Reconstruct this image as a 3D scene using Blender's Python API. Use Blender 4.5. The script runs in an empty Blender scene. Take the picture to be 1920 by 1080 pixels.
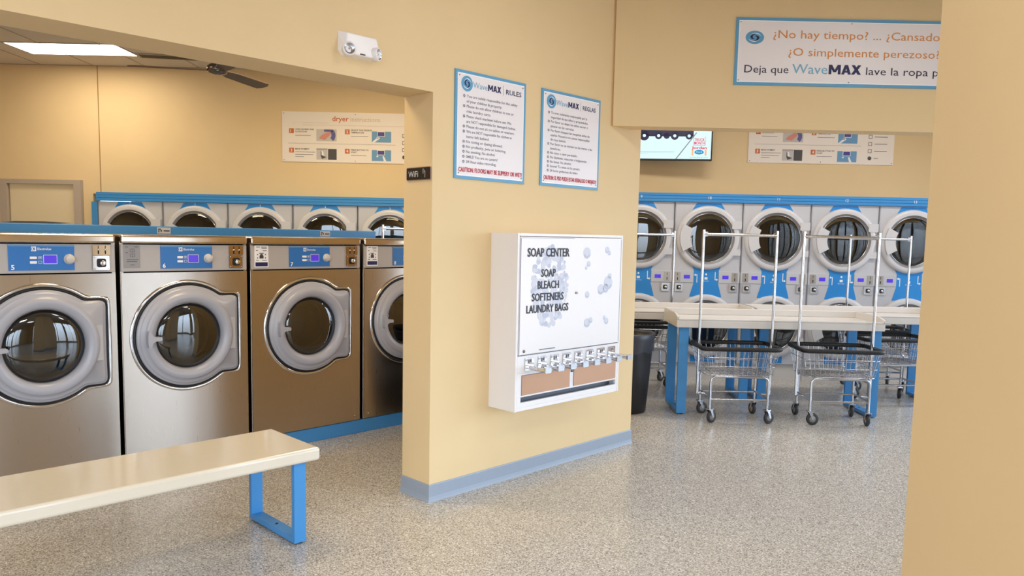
import bpy, math, random
from mathutils import Matrix, Vector
random.seed(7)
SC = bpy.context.scene
COL = SC.collection
PI = math.pi
S2 = math.sqrt(.5)

# ------------------------------------------------------------------ camera
FPX, CY, PITCH, ROLL, YAW, EYE = 1430.7, 582.3, .0963, .02036, .00368, 1.55
def cam_rows():
    A = Matrix(((1, 0, 0), (0, 0, -1), (0, 1, 0)))
    Ry = Matrix(((math.cos(YAW), -math.sin(YAW), 0), (math.sin(YAW), math.cos(YAW), 0), (0, 0, 1)))
    Rp = Matrix(((1, 0, 0), (0, math.cos(PITCH), -math.sin(PITCH)), (0, math.sin(PITCH), math.cos(PITCH))))
    Rr = Matrix(((math.cos(ROLL), -math.sin(ROLL), 0), (math.sin(ROLL), math.cos(ROLL), 0), (0, 0, 1)))
    return Rr @ Rp @ A @ Ry
R_ = cam_rows()
cd = bpy.data.cameras.new('camera')
cam = bpy.data.objects.new('camera', cd)
COL.objects.link(cam)
rt, dn, fw = R_[0], R_[1], R_[2]
mw = Matrix.Identity(4)
for i in range(3):
    mw[i][0] = rt[i]; mw[i][1] = -dn[i]; mw[i][2] = -fw[i]
mw[2][3] = EYE
cam.matrix_world = mw
cd.sensor_fit = 'HORIZONTAL'
cd.sensor_width = 36
cd.lens = 36 * FPX / 1920
cd.shift_y = (CY - 540) / 1920
cd.clip_start = .05
SC.camera = cam

# ------------------------------------------------------------------ world, exposure, lamps
SC.view_settings.view_transform = 'Standard'
SC.view_settings.look = 'None'
SC.view_settings.gamma = 1
SC.view_settings.use_curve_mapping = False
SC.view_settings.exposure = 0.14
CEIL = 3.42
w = bpy.data.worlds.new('world')
SC.world = w
w.use_nodes = True
nt = w.node_tree
bg = nt.nodes['Background']
tc = nt.nodes.new('ShaderNodeTexCoord')
sx = nt.nodes.new('ShaderNodeSeparateXYZ')
mr = nt.nodes.new('ShaderNodeMapRange')
mr.inputs[1].default_value = -.12
mr.inputs[2].default_value = .10
cr = nt.nodes.new('ShaderNodeMixRGB')
cr.inputs[1].default_value = (.34, .34, .36, 1)
cr.inputs[2].default_value = (.78, .91, 1.10, 1)
nt.links.new(tc.outputs['Generated'], sx.inputs[0])
nt.links.new(sx.outputs['Z'], mr.inputs[0])
nt.links.new(mr.outputs[0], cr.inputs[0])
nt.links.new(cr.outputs[0], bg.inputs[0])
bg.inputs[1].default_value = 7.0
try:
    SC.cycles.max_bounces = 10
    SC.cycles.diffuse_bounces = 8
    SC.cycles.caustics_reflective = False
    SC.cycles.caustics_refractive = False
    SC.cycles.sample_clamp_indirect = 6
except Exception:
    pass
def area(name, loc, rot, sx_, sy_, power, col=(1, 1, 1), portal=False):
    l = bpy.data.lights.new(name, 'AREA')
    l.shape = 'RECTANGLE'; l.size = sx_; l.size_y = sy_
    l.energy = power; l.color = col
    o = bpy.data.objects.new(name, l)
    o.location = loc; o.rotation_euler = rot
    COL.objects.link(o)
    if portal:
        l.cycles.is_portal = True
    return o
WARM = (1.0, .80, .50)
XR = 6.2                                     # the glazed side wall of the shop
BAYS = [(-3.0, -.9), (-.7, 1.4), (1.6, 3.7), (3.9, 6.0), (6.2, 8.3)]
for a, b in BAYS:
    area('daylight_portal', (XR + .02, (a + b) / 2, 1.46), (0, PI / 2, 0), 2.76, b - a, 1, portal=True)
FBAYS = [(-5.6, -3.3), (-3.1, -.8), (-.6, 1.7), (1.9, 4.2)]   # unseen glazing behind the viewer, added to light the column and header
for a, b in FBAYS:
    area('daylight_portal', ((a + b) / 2, -3.62, 1.46), (PI / 2, 0, 0), b - a, 2.76, 1, portal=True)
COOL = (1.0, .97, .93)
for x, y, p, c in [(-4.65, 8.25, 12, WARM), (-1.6, 7.3, 46, WARM), (-4.6, 5.0, 40, WARM), (-1.9, 4.6, 34, WARM), (2.0, 7.0, 31, COOL), (4.6, 7.0, 31, COOL), (-.4, .6, 38, COOL), (3.2, 3.2, 26, COOL), (.9, 3.6, 10, COOL), (-2.6, -.9, 52, COOL), (3.2, -1.2, 16, COOL)]:
    area('panel_and_fill_lamp', (x, y, CEIL - .012), (0, 0, 0), 1.1, .46, p, c)  # first serves the visible panel; the rest are added fill lamps without fixtures

# ------------------------------------------------------------------ materials
def lin(c):
    return tuple(((v / 255) / 12.92 if v / 255 <= .04045 else ((v / 255 + .055) / 1.055) ** 2.4) for v in c) + (1,)
MATS = {}
def pbr(name, rgb, rough=.5, metal=0, spec=.5, coat=0, emit=0, emit_rgb=None, vary=0, vscale=30, bump=0, bscale=200, coatr=.05):
    if name in MATS: return MATS[name]
    m = bpy.data.materials.new(name); m.use_nodes = True
    t = m.node_tree; p = t.nodes['Principled BSDF']
    c = lin(rgb)
    p.inputs['Base Color'].default_value = c
    p.inputs['Roughness'].default_value = rough
    p.inputs['Metallic'].default_value = metal
    p.inputs['Specular IOR Level'].default_value = spec
    p.inputs['Coat Weight'].default_value = coat
    p.inputs['Coat Roughness'].default_value = coatr
    if emit:
        p.inputs['Emission Color'].default_value = lin(emit_rgb or rgb)
        p.inputs['Emission Strength'].default_value = emit
    g = t.nodes.new('ShaderNodeNewGeometry')
    if vary:
        n = t.nodes.new('ShaderNodeTexNoise'); n.inputs['Scale'].default_value = vscale
        mx = t.nodes.new('ShaderNodeMixRGB')
        mx.inputs[1].default_value = tuple(v * (1 - vary) for v in c[:3]) + (1,)
        mx.inputs[2].default_value = tuple(min(1, v * (1 + vary)) for v in c[:3]) + (1,)
        t.links.new(g.outputs['Position'], n.inputs['Vector'])
        t.links.new(n.outputs[0], mx.inputs[0]); t.links.new(mx.outputs[0], p.inputs['Base Color'])
    if bump:
        n = t.nodes.new('ShaderNodeTexNoise'); n.inputs['Scale'].default_value = bscale
        n.inputs['Detail'].default_value = 2
        b = t.nodes.new('ShaderNodeBump'); b.inputs['Strength'].default_value = bump; b.inputs['Distance'].default_value = .002
        t.links.new(g.outputs['Position'], n.inputs['Vector'])
        t.links.new(n.outputs[0], b.inputs['Height']); t.links.new(b.outputs[0], p.inputs['Normal'])
    MATS[name] = m
    return m
def brushed(name, rgb, rough, stretch=(60, 60, 2), amt=.12, bump=.02):
    """stainless sheet: fine vertical grain"""
    m = pbr(name, rgb, rough, 1)
    t = m.node_tree; p = t.nodes['Principled BSDF']
    p.inputs['Anisotropic'].default_value = .8
    tv = t.nodes.new('ShaderNodeCombineXYZ'); tv.inputs[2].default_value = 1
    t.links.new(tv.outputs[0], p.inputs['Tangent'])
    g = t.nodes.new('ShaderNodeNewGeometry'); mp = t.nodes.new('ShaderNodeMapping')
    mp.inputs['Scale'].default_value = stretch
    n = t.nodes.new('ShaderNodeTexNoise'); n.inputs['Scale'].default_value = 4
    r = t.nodes.new('ShaderNodeMapRange'); r.inputs[3].default_value = rough - amt / 2; r.inputs[4].default_value = rough + amt / 2
    t.links.new(g.outputs['Position'], mp.inputs[0]); t.links.new(mp.outputs[0], n.inputs['Vector'])
    t.links.new(n.outputs[0], r.inputs[0]); t.links.new(r.outputs[0], p.inputs['Roughness'])
    n2 = t.nodes.new('ShaderNodeTexNoise'); n2.inputs['Scale'].default_value = 1.6; n2.inputs['Detail'].default_value = 1
    b = t.nodes.new('ShaderNodeBump'); b.inputs['Strength'].default_value = bump; b.inputs['Distance'].default_value = .05
    t.links.new(g.outputs['Position'], n2.inputs['Vector'])
    t.links.new(n2.outputs[0], b.inputs['Height']); t.links.new(b.outputs[0], p.inputs['Normal'])
    return m
def glassmat(name, tint, refl=.12, rough=.02):
    m = bpy.data.materials.new(name); m.use_nodes = True
    t = m.node_tree; t.nodes.clear()
    o = t.nodes.new('ShaderNodeOutputMaterial'); mx = t.nodes.new('ShaderNodeMixShader')
    tr = t.nodes.new('ShaderNodeBsdfTransparent'); tr.inputs[0].default_value = tint
    gl = t.nodes.new('ShaderNodeBsdfGlossy'); gl.inputs['Roughness'].default_value = rough
    lw = t.nodes.new('ShaderNodeLayerWeight'); lw.inputs[0].default_value = .35
    mr_ = t.nodes.new('ShaderNodeMapRange'); mr_.inputs[3].default_value = refl; mr_.inputs[4].default_value = .9
    t.links.new(lw.outputs['Fresnel'], mr_.inputs[0]); t.links.new(mr_.outputs[0], mx.inputs[0])
    t.links.new(tr.outputs[0], mx.inputs[1]); t.links.new(gl.outputs[0], mx.inputs[2]); t.links.new(mx.outputs[0], o.inputs[0])
    MATS[name] = m
    return m
M_WALL = pbr('tan_paint', (227, 201, 156), .62, spec=.3, vary=.03, vscale=3, bump=.10, bscale=140)
M_BASE = pbr('grey_cove_base', (150, 162, 178), .45, vary=.03)
M_CEIL = pbr('ceiling_tile', (205, 196, 186), .9, vary=.04, vscale=90)
M_GRID = pbr('ceiling_grid', (168, 156, 142), .6)
M_BLUE = pbr('blue_powder_coat', (66, 140, 202), .35, spec=.5, vary=.03, vscale=15)
M_TRIM = pbr('blue_fascia', (58, 142, 208), .4)
M_STEEL = brushed('stainless_sheet', (186, 176, 166), .30)
M_STEEL2 = brushed('stainless_cap', (196, 182, 166), .2)
M_CHROME = pbr('chrome', (215, 215, 218), .1, 1)
M_CHROME2 = pbr('chrome_wire', (190, 192, 198), .2, 1)
M_PANEL = pbr('grey_panel', (176, 171, 168), .38, spec=.5, vary=.02)
M_RING = pbr('grey_door_plastic', (166, 166, 174), .3, spec=.5)
M_BLACK = pbr('black_rubber', (18, 18, 20), .5)
M_DARK = pbr('dark_void', (9, 8, 8), .8, spec=.1)
M_DRUM = pbr('drum_steel', (60, 57, 56), .35, .7)
M_DRY = pbr('dryer_enamel', (196, 196, 201), .35, spec=.5, vary=.02)
M_DRYRING = pbr('dryer_ring', (206, 205, 208), .32)
M_DRYIN = pbr('dryer_ring_inner', (135, 133, 136), .35)
M_DECAL = pbr('blue_decal', (40, 112, 186), .4)
M_DECAL2 = pbr('bright_blue_decal', (40, 138, 214), .4)
M_WHITE = pbr('white_print', (240, 240, 242), .5)
M_WMETAL = pbr('white_enamel', (238, 235, 236), .28, spec=.5, vary=.01)
M_CREAM = pbr('cream_laminate', (218, 208, 190), .13, spec=.55, vary=.02)
M_TABLE = pbr('table_laminate', (218, 214, 210), .25, spec=.5, vary=.02)
M_SIGN = pbr('sign_face', (236, 231, 234), .35)
M_SBLUE = pbr('sign_blue', (92, 158, 200), .4)
M_NAVY = pbr('print_navy', (24, 28, 84), .5)
M_GREY = pbr('print_grey', (118, 118, 130), .5)
M_RED = pbr('print_red', (196, 42, 62), .5)
M_ORANGE = pbr('print_orange', (220, 142, 66), .5)
M_ORANGE2 = pbr('print_dark_orange', (206, 106, 46), .5)
M_PEACH = pbr('print_peach', (206, 184, 164), .5)
M_LBLUE = pbr('print_light_blue', (116, 176, 208), .5)
M_PINK = pbr('print_pink', (214, 140, 124), .5)
M_DGREY = pbr('print_dark_grey', (74, 70, 72), .5)
M_LGREY = pbr('print_pale_grey', (205, 203, 205), .5)
M_SCREEN = pbr('lit_display', (70, 50, 190), .3, emit=.5, emit_rgb=(72, 46, 196))
M_BRONZE = brushed('coin_plate', (176, 150, 120), .25)
M_TAN = brushed('tan_window', (160, 124, 100), .34)
M_LAMP = pbr('lit_diffuser', (255, 255, 255), .5, emit=6, emit_rgb=(255, 250, 240))
M_FAN = pbr('fan_blade', (92, 70, 52), .45)
M_NICKEL = pbr('brushed_nickel', (120, 110, 104), .25, 1)
M_BIN = pbr('bin_plastic', (26, 26, 30), .42)
M_LINER = pbr('bin_liner', (58, 60, 70), .35)
M_DOOR = pbr('cream_door', (222, 206, 172), .4)
M_FRAME = pbr('door_frame', (178, 164, 150), .45)
M_VENT = pbr('vent_metal', (60, 52, 46), .5)
M_WHEEL = pbr('caster_hub', (150, 148, 144), .35)
M_TYRE = pbr('caster_tyre', (48, 48, 52), .5)
M_GLASS = glassmat('door_glass', (.42, .42, .42, 1), .10)
M_GLASS2 = glassmat('dryer_glass', (.40, .42, .44, 1), .10)
M_PANE = glassmat('window_glass', (.94, .96, .96, 1), .03)
M_BUB = pbr('print_bubble', (206, 210, 224), .4)
M_BUB2 = pbr('print_bubble_dark', (186, 192, 212), .4)
def floor_material():
    m = bpy.data.materials.new('speckled_epoxy'); m.use_nodes = True
    t = m.node_tree; p = t.nodes['Principled BSDF']
    g = t.nodes.new('ShaderNodeNewGeometry')
    v = t.nodes.new('ShaderNodeTexVoronoi'); v.inputs['Scale'].default_value = 190
    n = t.nodes.new('ShaderNodeTexNoise'); n.inputs['Scale'].default_value = 5
    t.links.new(g.outputs['Position'], v.inputs['Vector'])
    sep = t.nodes.new('ShaderNodeSeparateXYZ'); t.links.new(v.outputs['Color'], sep.inputs[0])
    r = t.nodes.new('ShaderNodeValToRGB'); e = r.color_ramp
    e.interpolation = 'CONSTANT'
    stops = [(0, (128, 122, 116)), (.10, (164, 158, 150)), (.34, (186, 181, 172)), (.62, (202, 197, 189)), (.84, (220, 216, 209)), (.95, (236, 234, 232))]
    e.elements[0].color = lin(stops[0][1]); e.elements[1].position = stops[1][0]; e.elements[1].color = lin(stops[1][1])
    for pos, c in stops[2:]:
        q = e.elements.new(pos); q.color = lin(c)
    t.links.new(sep.outputs[0], r.inputs[0])
    t.links.new(r.outputs[0], p.inputs['Base Color'])
    mr_ = t.nodes.new('ShaderNodeMapRange'); mr_.inputs[3].default_value = .16; mr_.inputs[4].default_value = .30
    t.links.new(g.outputs['Position'], n.inputs['Vector']); t.links.new(n.outputs[0], mr_.inputs[0])
    t.links.new(mr_.outputs[0], p.inputs['Roughness'])
    p.inputs['Specular IOR Level'].default_value = .55
    return m
M_FLOOR = floor_material()

# ------------------------------------------------------------------ mesh builder
class MB:
    def __init__(s): s.v = []; s.f = []; s.mi = []; s.m = 0; s.sm = []
    def add(s, vs, fs, smooth=False):
        n = len(s.v); s.v += [tuple(q) for q in vs]
        for f in fs:
            s.f.append([i + n for i in f]); s.mi.append(s.m); s.sm.append(smooth)
        return s
    def box(s, x0, x1, y0, y1, z0, z1):
        return s.add([(x0, y0, z0), (x1, y0, z0), (x1, y1, z0), (x0, y1, z0), (x0, y0, z1), (x1, y0, z1), (x1, y1, z1), (x0, y1, z1)],
                     [(0, 3, 2, 1), (4, 5, 6, 7), (0, 1, 5, 4), (1, 2, 6, 5), (2, 3, 7, 6), (3, 0, 4, 7)])
    def rbox(s, x0, x1, y0, y1, z0, z1, r):
        """box with rounded vertical-plane outline seen from -y, softened front edge"""
        o = []
        for cx, cz, a in ((x1 - r, z1 - r, 0), (x0 + r, z1 - r, 90), (x0 + r, z0 + r, 180), (x1 - r, z0 + r, 270)):
            for k in range(5):
                t = math.radians(a + k * 22.5); o.append((cx + r * math.cos(t), cz + r * math.sin(t)))
        return s.prism(o, y0, y1)
    def prism(s, o, y0, y1, smooth=False):
        n = len(o)
        a = sum(o[i][0] * o[(i + 1) % n][1] - o[(i + 1) % n][0] * o[i][1] for i in range(n))
        if a < 0: o = o[::-1]
        vs = [(x, y0, z) for x, z in o] + [(x, y1, z) for x, z in o]
        fs = [tuple(range(n)), tuple(range(2 * n - 1, n - 1, -1))]
        s.add(vs, fs)
        s.add(vs, [(i, i + n, (i + 1) % n + n, (i + 1) % n) for i in range(n)], smooth)
        return s
    def flat(s, o, y):
        n = len(o)
        a = sum(o[i][0] * o[(i + 1) % n][1] - o[(i + 1) % n][0] * o[i][1] for i in range(n))
        if a < 0: o = o[::-1]
        return s.add([(x, y, z) for x, z in o], [tuple(range(n))])
    def rect(s, x0, x1, z0, z1, y): return s.flat([(x0, z0), (x1, z0), (x1, z1), (x0, z1)], y)
    def disc(s, cx, cz, r, y, n=24, rz=None):
        return s.flat([(cx + r * math.cos(2 * PI * k / n), cz + (rz or r) * math.sin(2 * PI * k / n)) for k in range(n)], y)
    def arc(s, cx, cz, r0, r1, a0, a1, y, n=16, k=1.0, spiral=0):
        vs = []; fs = []
        for i in range(n + 1):
            t = math.radians(a0 + (a1 - a0) * i / n); q = 1 - spiral * i / n
            wd = (r1 - r0) / 2 * math.sin(PI * (i + .35) / (n + .7)) if spiral else (r1 - r0) / 2
            rm = (r0 + r1) / 2 * q
            vs += [(cx + (rm - wd) * math.cos(t), y, cz + (rm - wd) * math.sin(t) * k), (cx + (rm + wd) * math.cos(t), y, cz + (rm + wd) * math.sin(t) * k)]
        for i in range(n): fs.append((2 * i, 2 * i + 1, 2 * i + 3, 2 * i + 2) if a1 > a0 else (2 * i, 2 * i + 2, 2 * i + 3, 2 * i + 1))
        return s.add(vs, fs)
    def loops(s, L, closed=True, smooth=True):
        """quads between successive loops of equal length"""
        n = len(L[0]); vs = [q for l in L for q in l]; fs = []
        for j in range(len(L) - 1):
            for i in range(n if closed else n - 1):
                k = (i + 1) % n
                fs.append((j * n + i, j * n + k, (j + 1) * n + k, (j + 1) * n + i))
        return s.add(vs, fs, smooth)
    def lathe(s, cx, cz, prof, n=48, smooth=True, cap=False):
        """profile of (r, y) about the y axis"""
        L = [[(cx + r * math.cos(2 * PI * k / n), y, cz + r * math.sin(2 * PI * k / n)) for k in range(n)] for r, y in prof]
        s.loops(L, True, smooth)
        if cap: s.add(L[-1], [tuple(range(n))])
        return s
    def lathez(s, cx, cy, prof, n=32, smooth=True, capb=True, capt=False):
        L = [[(cx + r * math.cos(2 * PI * k / n), cy + r * math.sin(2 * PI * k / n), z) for k in range(n)] for r, z in prof]
        s.loops(L, True, smooth)
        if capb: s.add(L[0], [tuple(range(n))[::-1]])
        if capt: s.add(L[-1], [tuple(range(n))])
        return s
    def tube(s, pts, r, n=8, closed=False, smooth=True):
        P = [Vector(p) for p in pts]; m = len(P); L = []
        up = None
        for i in range(m):
            if closed: d = (P[(i + 1) % m] - P[i - 1])
            else: d = P[min(i + 1, m - 1)] - P[max(i - 1, 0)]
            d.normalize()
            if up is None:
                up = Vector((0, 0, 1)) if abs(d.z) < .9 else Vector((0, 1, 0))
            a = d.cross(up).normalized(); up = a.cross(d).normalized()
            L.append([P[i] + (a * math.cos(2 * PI * k / n) + up * math.sin(2 * PI * k / n)) * r for k in range(n)])
        if closed: L.append(L[0])
        s.loops(L, True, smooth)
        if not closed: s.add(L[0], [tuple(range(n))]); s.add(L[-1], [tuple(range(n))[::-1]])
        return s
    def build(s, name, mats, parent=None, loc=(0, 0, 0), rz=0, bevel=0, seg=2):
        me = bpy.data.meshes.new(name)
        me.from_pydata(s.v, [], s.f)
        if not isinstance(mats, (list, tuple)): mats = [mats]
        for m in mats: me.materials.append(m)
        me.polygons.foreach_set('material_index', s.mi)
        me.polygons.foreach_set('use_smooth', s.sm)
        me.validate(); me.update()
        o = bpy.data.objects.new(name, me)
        COL.objects.link(o)
        o.location = loc; o.rotation_euler = (0, 0, rz)
        if parent: o.parent = parent
        if bevel:
            b = o.modifiers.new('soft_edges', 'BEVEL'); b.width = bevel; b.segments = seg; b.limit_method = 'ANGLE'; b.angle_limit = math.radians(40)
        return o
def bx(*a): return MB().box(*a)
def tag(o, label, cat, group=None):
    o['label'] = label; o['category'] = cat
    if group: o['group'] = group
    return o
def thing(name, label, cat, loc=(0, 0, 0), rz=0, group=None):
    o = bpy.data.objects.new(name, None); COL.objects.link(o)
    o.empty_display_size = .1
    o.location = loc; o.rotation_euler = (0, 0, rz)
    return tag(o, label, cat, group)
def struct(o):
    o['kind'] = 'structure'; return o
def kids(o): return list(o.children)
def dup(o, loc=None, rz=None, label=None, parent=None, skip=()):
    c = o.copy(); COL.objects.link(c)
    if parent: c.parent = parent
    if loc is not None: c.location = loc
    if rz is not None: c.rotation_euler = (0, 0, rz)
    if label: c['label'] = label
    for k in kids(o):
        if k.name.split('.')[0] not in skip: dup(k, parent=c)
    return c
def UN(u, n, z=0): return (S2 * (u - n), S2 * (u + n), z)
R45 = PI / 4

# ---- lettering
_tc = {}
def text_geo(body, bold):
    key = (body, bold)
    if key in _tc: return _tc[key]
    cu = bpy.data.curves.new('txt', 'FONT'); cu.body = body; cu.offset = bold; cu.resolution_u = 2
    ob = bpy.data.objects.new('txt', cu); COL.objects.link(ob)
    dg = bpy.context.evaluated_depsgraph_get()
    me = bpy.data.meshes.new_from_object(ob.evaluated_get(dg))
    vs = [(q.co.x, q.co.y) for q in me.vertices]; fs = [tuple(p.vertices) for p in me.polygons]
    bpy.data.objects.remove(ob); bpy.data.curves.remove(cu); bpy.data.meshes.remove(me)
    _tc[key] = (vs, fs)
    return vs, fs
CAPH = max(q[1] for q in text_geo('H', 0)[0])
def text(mb, body, x0, z0, cap, y, x1=None, bold=0, align='L', squash=1):
    """flat lettering in the xz plane facing -y; cap = height of a capital"""
    vs, fs = text_geo(body, min(bold, .012))
    if not vs: return
    s = cap / CAPH
    a = min(q[0] for q in vs); b = max(q[0] for q in vs)
    kx = s * squash if x1 is None else (x1 - x0) / (b - a)
    if x1 is None and align == 'C': x0 = x0 - kx * (b - a) / 2
    for k, sh in enumerate((0,) if bold < .02 else (-bold, 0, bold)):
        mb.add([(x0 + (q[0] - a + sh) * kx, y - .00025 * k, z0 + q[1] * s) for q in vs], fs)
def heavy_max(mb, x0, x1, z0, h, y):
    """heavy sans capitals M A X"""
    w = x1 - x0
    def P(o, k=0): mb.flat([(x0 + q[0] * w, z0 + q[1] * h) for q in o], y - .0002 * k)
    P([(0, 0), (.085, 0), (.085, 1), (0, 1)]); P([(.285, 0), (.37, 0), (.37, 1), (.285, 1)])
    P([(.0, 1), (.10, 1), (.225, .22), (.145, .22)], 1); P([(.37, 1), (.27, 1), (.145, .22), (.225, .22)], 2)
    P([(.39, 0), (.48, 0), (.575, 1), (.49, 1)]); P([(.69, 0), (.60, 0), (.505, 1), (.59, 1)], 1); P([(.46, .2), (.62, .2), (.60, .38), (.48, .38)], 2)
    P([(.69, 0), (.79, 0), (.995, 1), (.895, 1)], 2); P([(1, 0), (.90, 0), (.70, 1), (.80, 1)], 3)
def logo(mb, cx, cz, r, y, mi, k=1.0):
    """round swirl emblem: mi = material indices of (pale blue, navy, white)"""
    mb.m = mi[0]; mb.disc(cx, cz, r, y, 32, r * k)
    mb.m = mi[2]
    for a in (20, 200): mb.arc(cx, cz, r * .62, r * .80, a, a + 200, y - .0008, 18, k, .55)
    mb.m = mi[1]
    for a in (60, 240): mb.arc(cx, cz, r * .40, r * .66, a, a + 210, y - .0014, 18, k, .6)

# ------------------------------------------------------------------ room shell
struct(bx(-8, XR + .2, -3.6, 10.2, -.1, 0).build('floor', M_FLOOR))
struct(bx(-8, XR + .2, -3.6, 10.2, CEIL, CEIL + .12).build('ceiling', M_CEIL))
g = MB()
for i in range(0, 23):
    x = -7.9 + i * .61
    g.box(x - .006, x + .006, -3.5, 9.05, CEIL - .004, CEIL)
for j in range(0, 12):
    y = -2.5 + j * 1.05
    g.box(-8, XR, y - .008, y + .008, CEIL - .005, CEIL)
struct(g.build('trim_1', M_GRID))
YB = 9.05
YL, PL, XL1 = 9.0, .759, -4.452          # far dryers: face, pitch, centre of dryer 1
YR, PR, XR9 = 8.5, .755, 1.431           # nearer dryers: centre of dryer 9
LE = XL1 - PL / 2                        # end of the far bank
b = MB()
b.box(-8, LE - .075, YB, YB + .15, 0, CEIL)
b.box(LE - .075, XL1 + 4.5 * PL + .01, YB, YB + .15, 1.955, CEIL)
b.box(XL1 + 4.5 * PL + .01, XR, YB, YB + .15, 0, CEIL)
b.box(LE - .1, XL1 + 4.6 * PL, YB + .95, YB + 1.0, 0, 2.1)
b.box(LE - .1, XL1 + 4.6 * PL, YB + .1, YB + 1.0, 2.0, 2.1)
struct(b.build('wall_back', M_WALL))
struct(bx(LE + .016, LE + .022, YB - .006, YB, 1.97, CEIL).build('trim_2', pbr('corner_bead', (150, 112, 66), .7)))
struct(bx(-8.15, -8, -3.6, 10.2, 0, CEIL).build('wall_left', M_WALL))
b = MB()
xs = [-8] + [q for a in FBAYS for q in a] + [XR + .2]
for i in range(0, len(xs), 2): b.box(xs[i], xs[i + 1], -3.75, -3.6, 0, CEIL)
for a, c in FBAYS:
    b.box(a, c, -3.75, -3.6, 0, .08); b.box(a, c, -3.75, -3.6, 2.84, CEIL)
struct(b.build('wall_front', M_WALL))
for i, (a, c) in enumerate(FBAYS):
    f = MB(); m_ = (a + c) / 2
    for x0, x1, z0, z1 in ((a, a + .05, .08, 2.84), (c - .05, c, .08, 2.84), (m_ - .025, m_ + .025, .08, 2.84), (a, c, .08, .13), (a, c, 2.79, 2.84)):
        f.box(x0, x1, -3.69, -3.63, z0, z1)
    fr = struct(f.build('window_%d' % (i + 6), pbr('window_frame', (70, 70, 72), .4, .6)))  # front bays put in for extra daylight, out of view
    bx(a + .04, c - .04, -3.662, -3.658, .12, 2.80).build('pane', M_PANE, fr)
b = MB()
ys = [-3.6] + [q for a in BAYS for q in a] + [10.2]
for i in range(0, len(ys), 2): b.box(XR, XR + .15, ys[i], ys[i + 1], 0, CEIL)
for a, c in BAYS:
    b.box(XR, XR + .15, a, c, 0, .08); b.box(XR, XR + .15, a, c, 2.84, CEIL)
struct(b.build('wall_right', M_WALL))
for i, (a, c) in enumerate(BAYS):
    f = MB(); m_ = (a + c) / 2
    for y0, y1, z0, z1 in ((a, a + .05, .08, 2.84), (c - .05, c, .08, 2.84), (m_ - .025, m_ + .025, .08, 2.84), (a, c, .08, .13), (a, c, 2.79, 2.84)):
        f.box(XR + .03, XR + .09, y0, y1, z0, z1)
    fr = struct(f.build('window_%d' % (i + 1), pbr('window_frame', (70, 70, 72), .4, .6)))
    bx(XR + .058, XR + .062, a + .04, c - .04, .12, 2.80).build('pane', M_PANE, fr)

# diagonal partition with the soap centre, its header over the wide opening
PN, PT, U0, U1, HZ = 3.374, .258, 2.743, 4.709, 2.34
b = MB()
b.box(U0, U1, PN, PN + PT, 0, CEIL)
b.box(-4.3, U0, PN, PN + PT, HZ, CEIL)
struct(b.build('wall_middle', M_WALL, rz=R45))
b = MB(); h = .103; t = .006
prof = [(0, h), (t * .6, h), (t, h - .006), (t, .03), (t * 1.6, .012), (t * 2.6, 0), (0, 0)]
def cove(mb, p0, p1, out):
    (x0, y0), (x1, y1) = p0, p1
    L = [[(x0 + out[0][0] * d, y0 + out[0][1] * d, z) for d, z in prof], [(x1 + out[1][0] * d, y1 + out[1][1] * d, z) for d, z in prof]]
    n = len(prof)
    mb.loops(L, True, False)
cove(b, (U0, PN), (U1, PN), ((-1, -1), (1, -1)))
cove(b, (U0, PN + PT), (U0, PN), ((-1, 1), (-1, -1)))
cove(b, (U1, PN), (U1, PN + PT), ((1, -1), (1, 1)))
struct(b.build('baseboard_middle', M_BASE, rz=R45))
struct(bx(.70, XR, 5.45, 5.625, HZ, CEIL).build('wall_header', M_WALL))
struct(bx(1.067, 2.42, 1.28, 1.97, 0, CEIL).build('wall_column', M_WALL))
struct(bx(1.061, 2.426, 1.274, 1.976, 0, .103).build('baseboard_column', M_BASE))

# door in the back wall
b = MB()
b.box(-5.105, -5.02, YB - .055, YB, 0, 2.105); b.box(-5.97, -5.885, YB - .055, YB, 0, 2.105); b.box(-5.885, -5.105, YB - .055, YB, 2.055, 2.105)
d = struct(b.build('door_1', M_FRAME))
bx(-5.865, -5.105, YB - .02, YB, .01, 2.055).build('door_panel', M_DOOR, d)
MB().tube([(-5.82, YB - .02, 1.0), (-5.82, YB - .08, 1.0), (-5.72, YB - .08, 1.0)], .011).build('door_handle', M_NICKEL, d)

# ------------------------------------------------------------------ ceiling things
t = thing('ceiling_light', 'lit white flat panel light set in the ceiling beside the dark vent', 'ceiling light', (-4.645, 8.255, CEIL))
b = MB(); W2, D2 = .566, .244
b.box(-W2 - .02, W2 + .02, -D2 - .02, -D2, -.006, 0); b.box(-W2 - .02, W2 + .02, D2, D2 + .02, -.006, 0)
b.box(-W2 - .02, -W2, -D2, D2, -.006, 0); b.box(W2, W2 + .02, -D2, D2, -.006, 0)
b.build('frame', M_GRID, t)
bx(-W2, W2, -D2, D2, -.003, 0).build('diffuser', M_LAMP, t)
t = thing('ceiling_vent', 'dark slotted air vent in the ceiling beside the lit panel light', 'vent', (-3.76, 8.50, CEIL), math.radians(8))
b = MB()
for x0, x1, y0, y1 in ((-.30, .30, -.10, -.08), (-.30, .30, .08, .10), (-.30, -.28, -.08, .08), (.28, .30, -.08, .08)): b.box(x0, x1, y0, y1, -.012, 0)
b.build('frame', M_GRID, t)
b = MB()
for k in range(5): b.box(-.28, .28, -.075 + k * .033, -.057 + k * .033, -.010, -.002)
b.box(-.28, .28, -.08, .08, -.003, -.001)
b.build('grille', M_VENT, t)

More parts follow.
